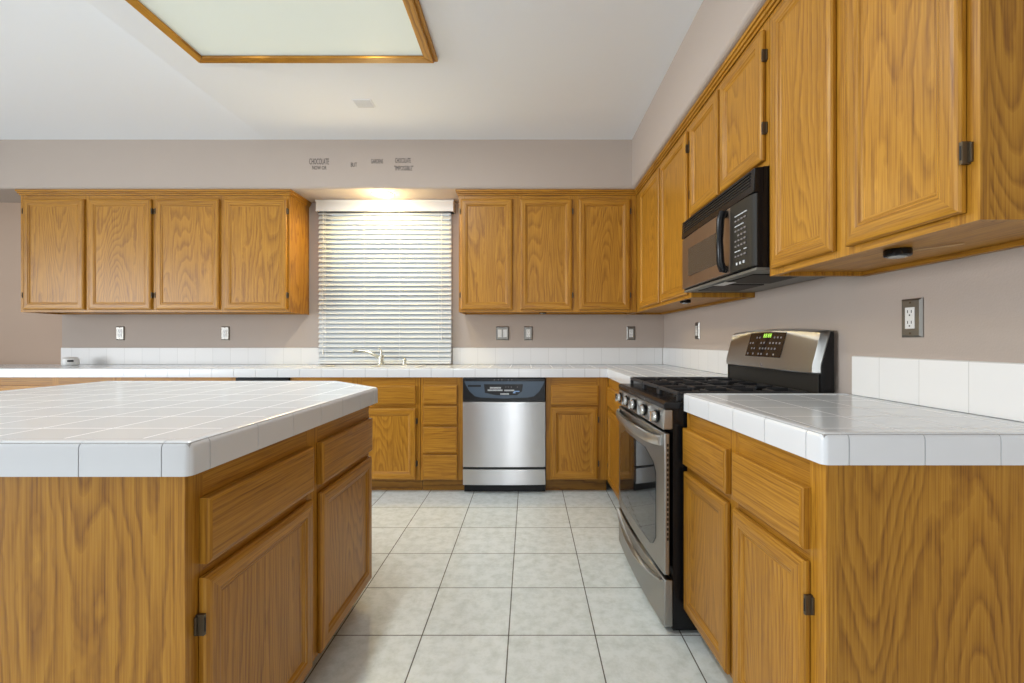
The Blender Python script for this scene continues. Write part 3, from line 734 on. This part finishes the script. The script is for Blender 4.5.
# touch display, lying on the sloped console face
def con(x, s_):   # s_ 0..1 up the slope
    u = x/RW; q = 1-(2*u-1)**2; a = .016*q; o_ = .012*q
    y0, z0, y1, z1 = .606-o_, 1.030, .640-o_*.5, 1.158+a
    return Vector((x, y0+(y1-y0)*s_, z0+(z1-z0)*s_))
nrm = Vector((0, -.966, .257))
def plate(b, x0, x1, s0, s1, off, m=0, th=.0008):
    if x1-x0 > .012:
        k = int((x1-x0)/.01)+1
        for i in range(k): plate(b, x0+(x1-x0)*i/k, x0+(x1-x0)*(i+1)/k, s0, s1, off, m, th)
        return
    c0 = [con(x0, s0), con(x1, s0), con(x1, s1), con(x0, s1)]
    v = [p+nrm*off for p in c0]+[p+nrm*(off+th) for p in c0]
    b.add(v, [(3, 2, 1, 0), (4, 5, 6, 7), (0, 1, 5, 4), (1, 2, 6, 5), (2, 3, 7, 6), (3, 0, 4, 7)], m)
b = MB(); plate(b, .23, .525, .16, .95, .0012); dsp = b.build('display', BGLASS, hd)
for r_ in range(4):
    b = MB()
    for q in range(11):
        if r_ == 3 and 3 < q < 8: continue
        if random.random() < .2: continue
        xx = .245+q*.0245; ss = .22+r_*.18
        plate(b, xx, xx+.011, ss, ss+.06, .0022, 0, .0003)
    b.build('keys', LEGENDD, dsp)
b = MB()
for q in (.355, .371, .390, .406):
    plate(b, q, q+.0025, .79, .91, .0022, 0, .0003); plate(b, q+.008, q+.0105, .79, .91, .0022, 0, .0003)
    plate(b, q, q+.0105, .79, .81, .0022, 0, .0003); plate(b, q, q+.0105, .845, .86, .0022, 0, .0003); plate(b, q, q+.0105, .895, .91, .0022, 0, .0003)
b.build('clock', GREENLED, dsp)
b = MB()
bx = .38
yb_ = .606-.012*.97-.0006
b.box(bx, bx+.006, yb_-.0004, yb_+.0004, 1.007, 1.026); b.box(bx+.008, bx+.018, yb_-.0004, yb_+.0004, 1.010, 1.014)
b.build('maker_mark', LEGENDD, hd)

# ------------------------------------------------------------------ microwave
MWW = .752
t = thing('microwave', 'black and bronze over-the-range microwave under the short wall cabinet', 'microwave', (.806, 2.349, 0), -PI/2)
MB().box(0, MWW, .016, .375, 1.392, 1.66).box(0, MWW, .0365, .375, 1.66, 1.7535).build('body', BLACK, t)
b = MB().prism([(.0, 1.662), (.004, 1.748), (.036, 1.752), (.036, 1.660)], 0, MWW, 'X', 0)
for i in range(5): b.box(.03, MWW-.03, -.0015, .003, 1.690+i*.0115, 1.695+i*.0115, 1)
b.build('top_grille', [BLACK, GREYP], t, bevel=.002)
dr = MB().prism([(0, .004), (MWW*.25, -.004), (MWW*.5, -.007), (MWW*.77, -.006), (MWW*.77, .0155), (0, .0155)], 1.398, 1.657, 'Z', 0).build('door', MWFACE, t, bevel=.003)
MB().box(.12, .485, -.0088, -.0045, 1.452, 1.588).build('door_window', MWGLASS, dr, bevel=.001)
dx = MWW*.77
MB().tube([(dx-.035, -.004, 1.640), (dx-.028, -.024, 1.638), (dx-.024, -.034, 1.615), (dx-.022, -.039, 1.53), (dx-.024, -.034, 1.44), (dx-.028, -.024, 1.418), (dx-.035, -.004, 1.416)], [.015, .017, .016, .0145, .016, .017, .015], 12).build('handle', BLACK, dr)
kp = MB().prism([(dx+.001, -.006), (MWW-.06, -.003), (MWW-.022, .001), (MWW-.006, .006), (MWW, .012), (MWW, .0155), (dx+.001, .0155)], 1.398, 1.657, 'Z', 0, smooth=True).build('keypad', GREYP, t)
b = MB()
for r_ in range(9):
    for q in range(4):
        if random.random() < .12: continue
        x = dx+.04+q*.024; z = 1.605-r_*.0195
        lg = r_ in (0, 2, 7)
        b.box(x, x+(.019 if lg else .012), -.0068, -.0030, z, z+(.0035 if lg else .006), 0 if lg else 1)
b.build('key_legend', [LEGEND, LEGENDD], kp); b = MB()
for q in range(3): b.box(dx+.050+q*.027, dx+.060+q*.027, -.0062, -.003, 1.418, 1.428, 0)
b.build('button_marks', LEGEND, kp)
b = MB().prism([(.004, .012), (MWW-.004, .012), (MWW-.004, .372), (.004, .372)], 1.382, 1.3915, 'Z', 0)
b.box(.10, .35, .05, .25, 1.378, 1.3818, 1); b.box(.40, .65, .05, .25, 1.378, 1.3818, 1); b.box(.33, .45, .03, .08, 1.377, 1.3775, 2)
b.build('vent_base', [UNDER, GREYP, WHITE], t, bevel=.002)

# ------------------------------------------------------------------ outlets & switches
def outlet(label, loc, rz, kind, w=.073, h=.117, cat='outlet', nm='wall_outlet'):
    t = thing(nm, label, cat, loc, rz)
    b = MB(); b.rings(-w/2, w/2, -h/2, h/2, [(0, -.0008), (0, -.003), (.007, -.0095), (.010, -.0095)], 0, 0, 0); b.build('cover_plate', NICKEL, t)
    if kind == 'double':
        for i, x in enumerate((-.023, .023)):
            s_ = MB().box(x-.0165, x+.0165, -.0115, -.0096, -.033, .033).build('rocker', WHITE, t, bevel=.0006)
    else:
        s_ = MB().box(-.0168, .0168, -.0115, -.0096, -.0335, .0335).build('receptacle', WHITE, t, bevel=.0006)
        b = MB()
        for z in (.017, -.017):
            b.box(-.008, -.0055, -.0119, -.0116, z-.001, z+.008); b.box(.0055, .008, -.0119, -.0116, z-.001, z+.008); b.lathe([(.0026, -.0119), (.0026, -.0116)], (0, 0, z-.008), 'Y', 10)
        b.build('slots', SLOT, s_)
    b = MB()
    for z in (.048, -.048): b.lathe([(.003, -.0105), (.003, -.0096)], (0, 0, z), 'Y', 10)
    b.build('screw', BRASS, t)
    return t
outlet('chrome-plated outlet on back wall, leftmost of the two under the long cabinet', ((120.7-528.5)/446*YB, YB, 1.196), 0, 'o')
outlet('chrome-plated outlet on back wall, nearer the window, under the long cabinet', ((225.6-528.5)/446*YB, YB, 1.196), 0, 'o')
outlet('square two-gang chrome switch plate on back wall, right of the window', ((502.5-528.5)/446*YB, YB, 1.196), 0, 'double', .112, .117, 'switch', 'light_switch')
outlet('chrome outlet on back wall just right of the square switch plate', ((528.3-528.5)/446*YB, YB, 1.196), 0, 'o')
outlet('chrome outlet on the back wall close to the corner by the range', ((630.8-528.5)/446*YB, YB, 1.196), 0, 'o')
RA = math.atan2(-1, .0165)
outlet('chrome outlet on right wall beyond the range', (wallX(3.115), 3.115, 1.20), RA, 'o')
outlet('chrome-framed white outlet on right wall above the nearest countertop', (wallX(1.405), 1.405, 1.199), RA, 'o', .076, .122)

# ------------------------------------------------------------------ small things
def puck(label, loc, cord=True):
    t = thing('puck_light', label, 'under-cabinet light', loc)
    MB().lathe([(.030, 0), (.031, -.002), (.031, -.016), (.028, -.019)], n=28).build('housing', BLACK, t)
    MB().lathe([(.021, -.0192), (.021, -.021), (.016, -.0225)], n=24).build('lens', plain('clear_lens', (.35, .35, .33), .15), t)
    if cord: MB().tube([(.03, -.01, -.006), (.05, -.03, -.004), (.075, -.055, -.003), (.10, -.08, -.002)], .0016, 6).build('wire', plain('wire_tan', (.5, .33, .16), .5), t)
puck('black puck light under the nearest wall cabinet', (.985, 1.19, UZ0+.0135))
puck('black puck light under the corner wall cabinet beyond the microwave', (.925, 2.63, UZ0+.0135), False)
puck('black puck light under the three-door wall cabinet right of the window', (.115, 3.62, UZ0+.0135), False)
t = thing('white_puck', 'small round white plastic gadget on the far left countertop', 'gadget', (-3.80, 3.70, ZT+.0008))
MB().lathe([(.048, 0), (.054, .007), (.056, .028), (.052, .054), (.038, .066), (.016, .069)], n=32).build('shell', WHITE, t)
b = MB()
for k in range(5):
    a = -PI/4-.25+k*.125; x, y = .0555*math.cos(a), .0555*math.sin(a); b.box(x-.005, x+.005, y-.002, y+.002, .030, .044)
b.build('port', SLOT, t)

# lettering on the soffit face
def text(body, px0, px1, py0, py1, parent, name='lettering'):
    cu = bpy.data.curves.new('t', 'FONT'); cu.body = body; cu.extrude = .0004; cu.resolution_u = 3
    o = bpy.data.objects.new('t', cu); COL.objects.link(o); dg = bpy.context.evaluated_depsgraph_get()
    me = bpy.data.meshes.new_from_object(o.evaluated_get(dg)); bpy.data.objects.remove(o, do_unlink=True)
    xs = [v.co.x for v in me.vertices]; ys = [v.co.y for v in me.vertices]; zs = [v.co.z for v in me.vertices]
    D = 3.498; X0, X1 = (px0-528.5)/446*D, (px1-528.5)/446*D; Z0, Z1 = H-(py1-341.3)/446*D, H-(py0-341.3)/446*D
    for v in me.vertices:
        x = X0+(v.co.x-min(xs))/(max(xs)-min(xs))*(X1-X0); z = Z0+(v.co.y-min(ys))/(max(ys)-min(ys))*(Z1-Z0)
        v.co = (x, 3.4988-v.co.z, z)
    me.materials.clear(); me.materials.append(LETTER)
    for p in me.polygons: p.material_index = 0
    q = bpy.data.objects.new(name, me); COL.objects.link(q); q.parent = parent; return q
def decal(label, lines):
    t = thing('wall_decal', label, 'decal')
    for l_ in lines: text(l_[0], *l_[1:], t)
decal('two-line black word decal on the soffit, leftmost of four', [('CHOCOLATE', 309.2, 328.8, 158.2, 164.2), ('NOW OR', 312.2, 326.4, 165.6, 169.4)])
decal('tiny short black word decal on soffit, second from left', [('BUT', 350.8, 357, 162.4, 166.6)])
decal('single-line black word decal on soffit just above the downlight', [('GARDENS', 371, 383, 158.8, 163.2)])
decal('two-line black word decal with quotation marks, rightmost on soffit', [('CHOCOLATE', 395.2, 410.6, 157.8, 162.6), ('"IMPOSSIBLE"', 394.2, 413.2, 165.4, 170.2)])
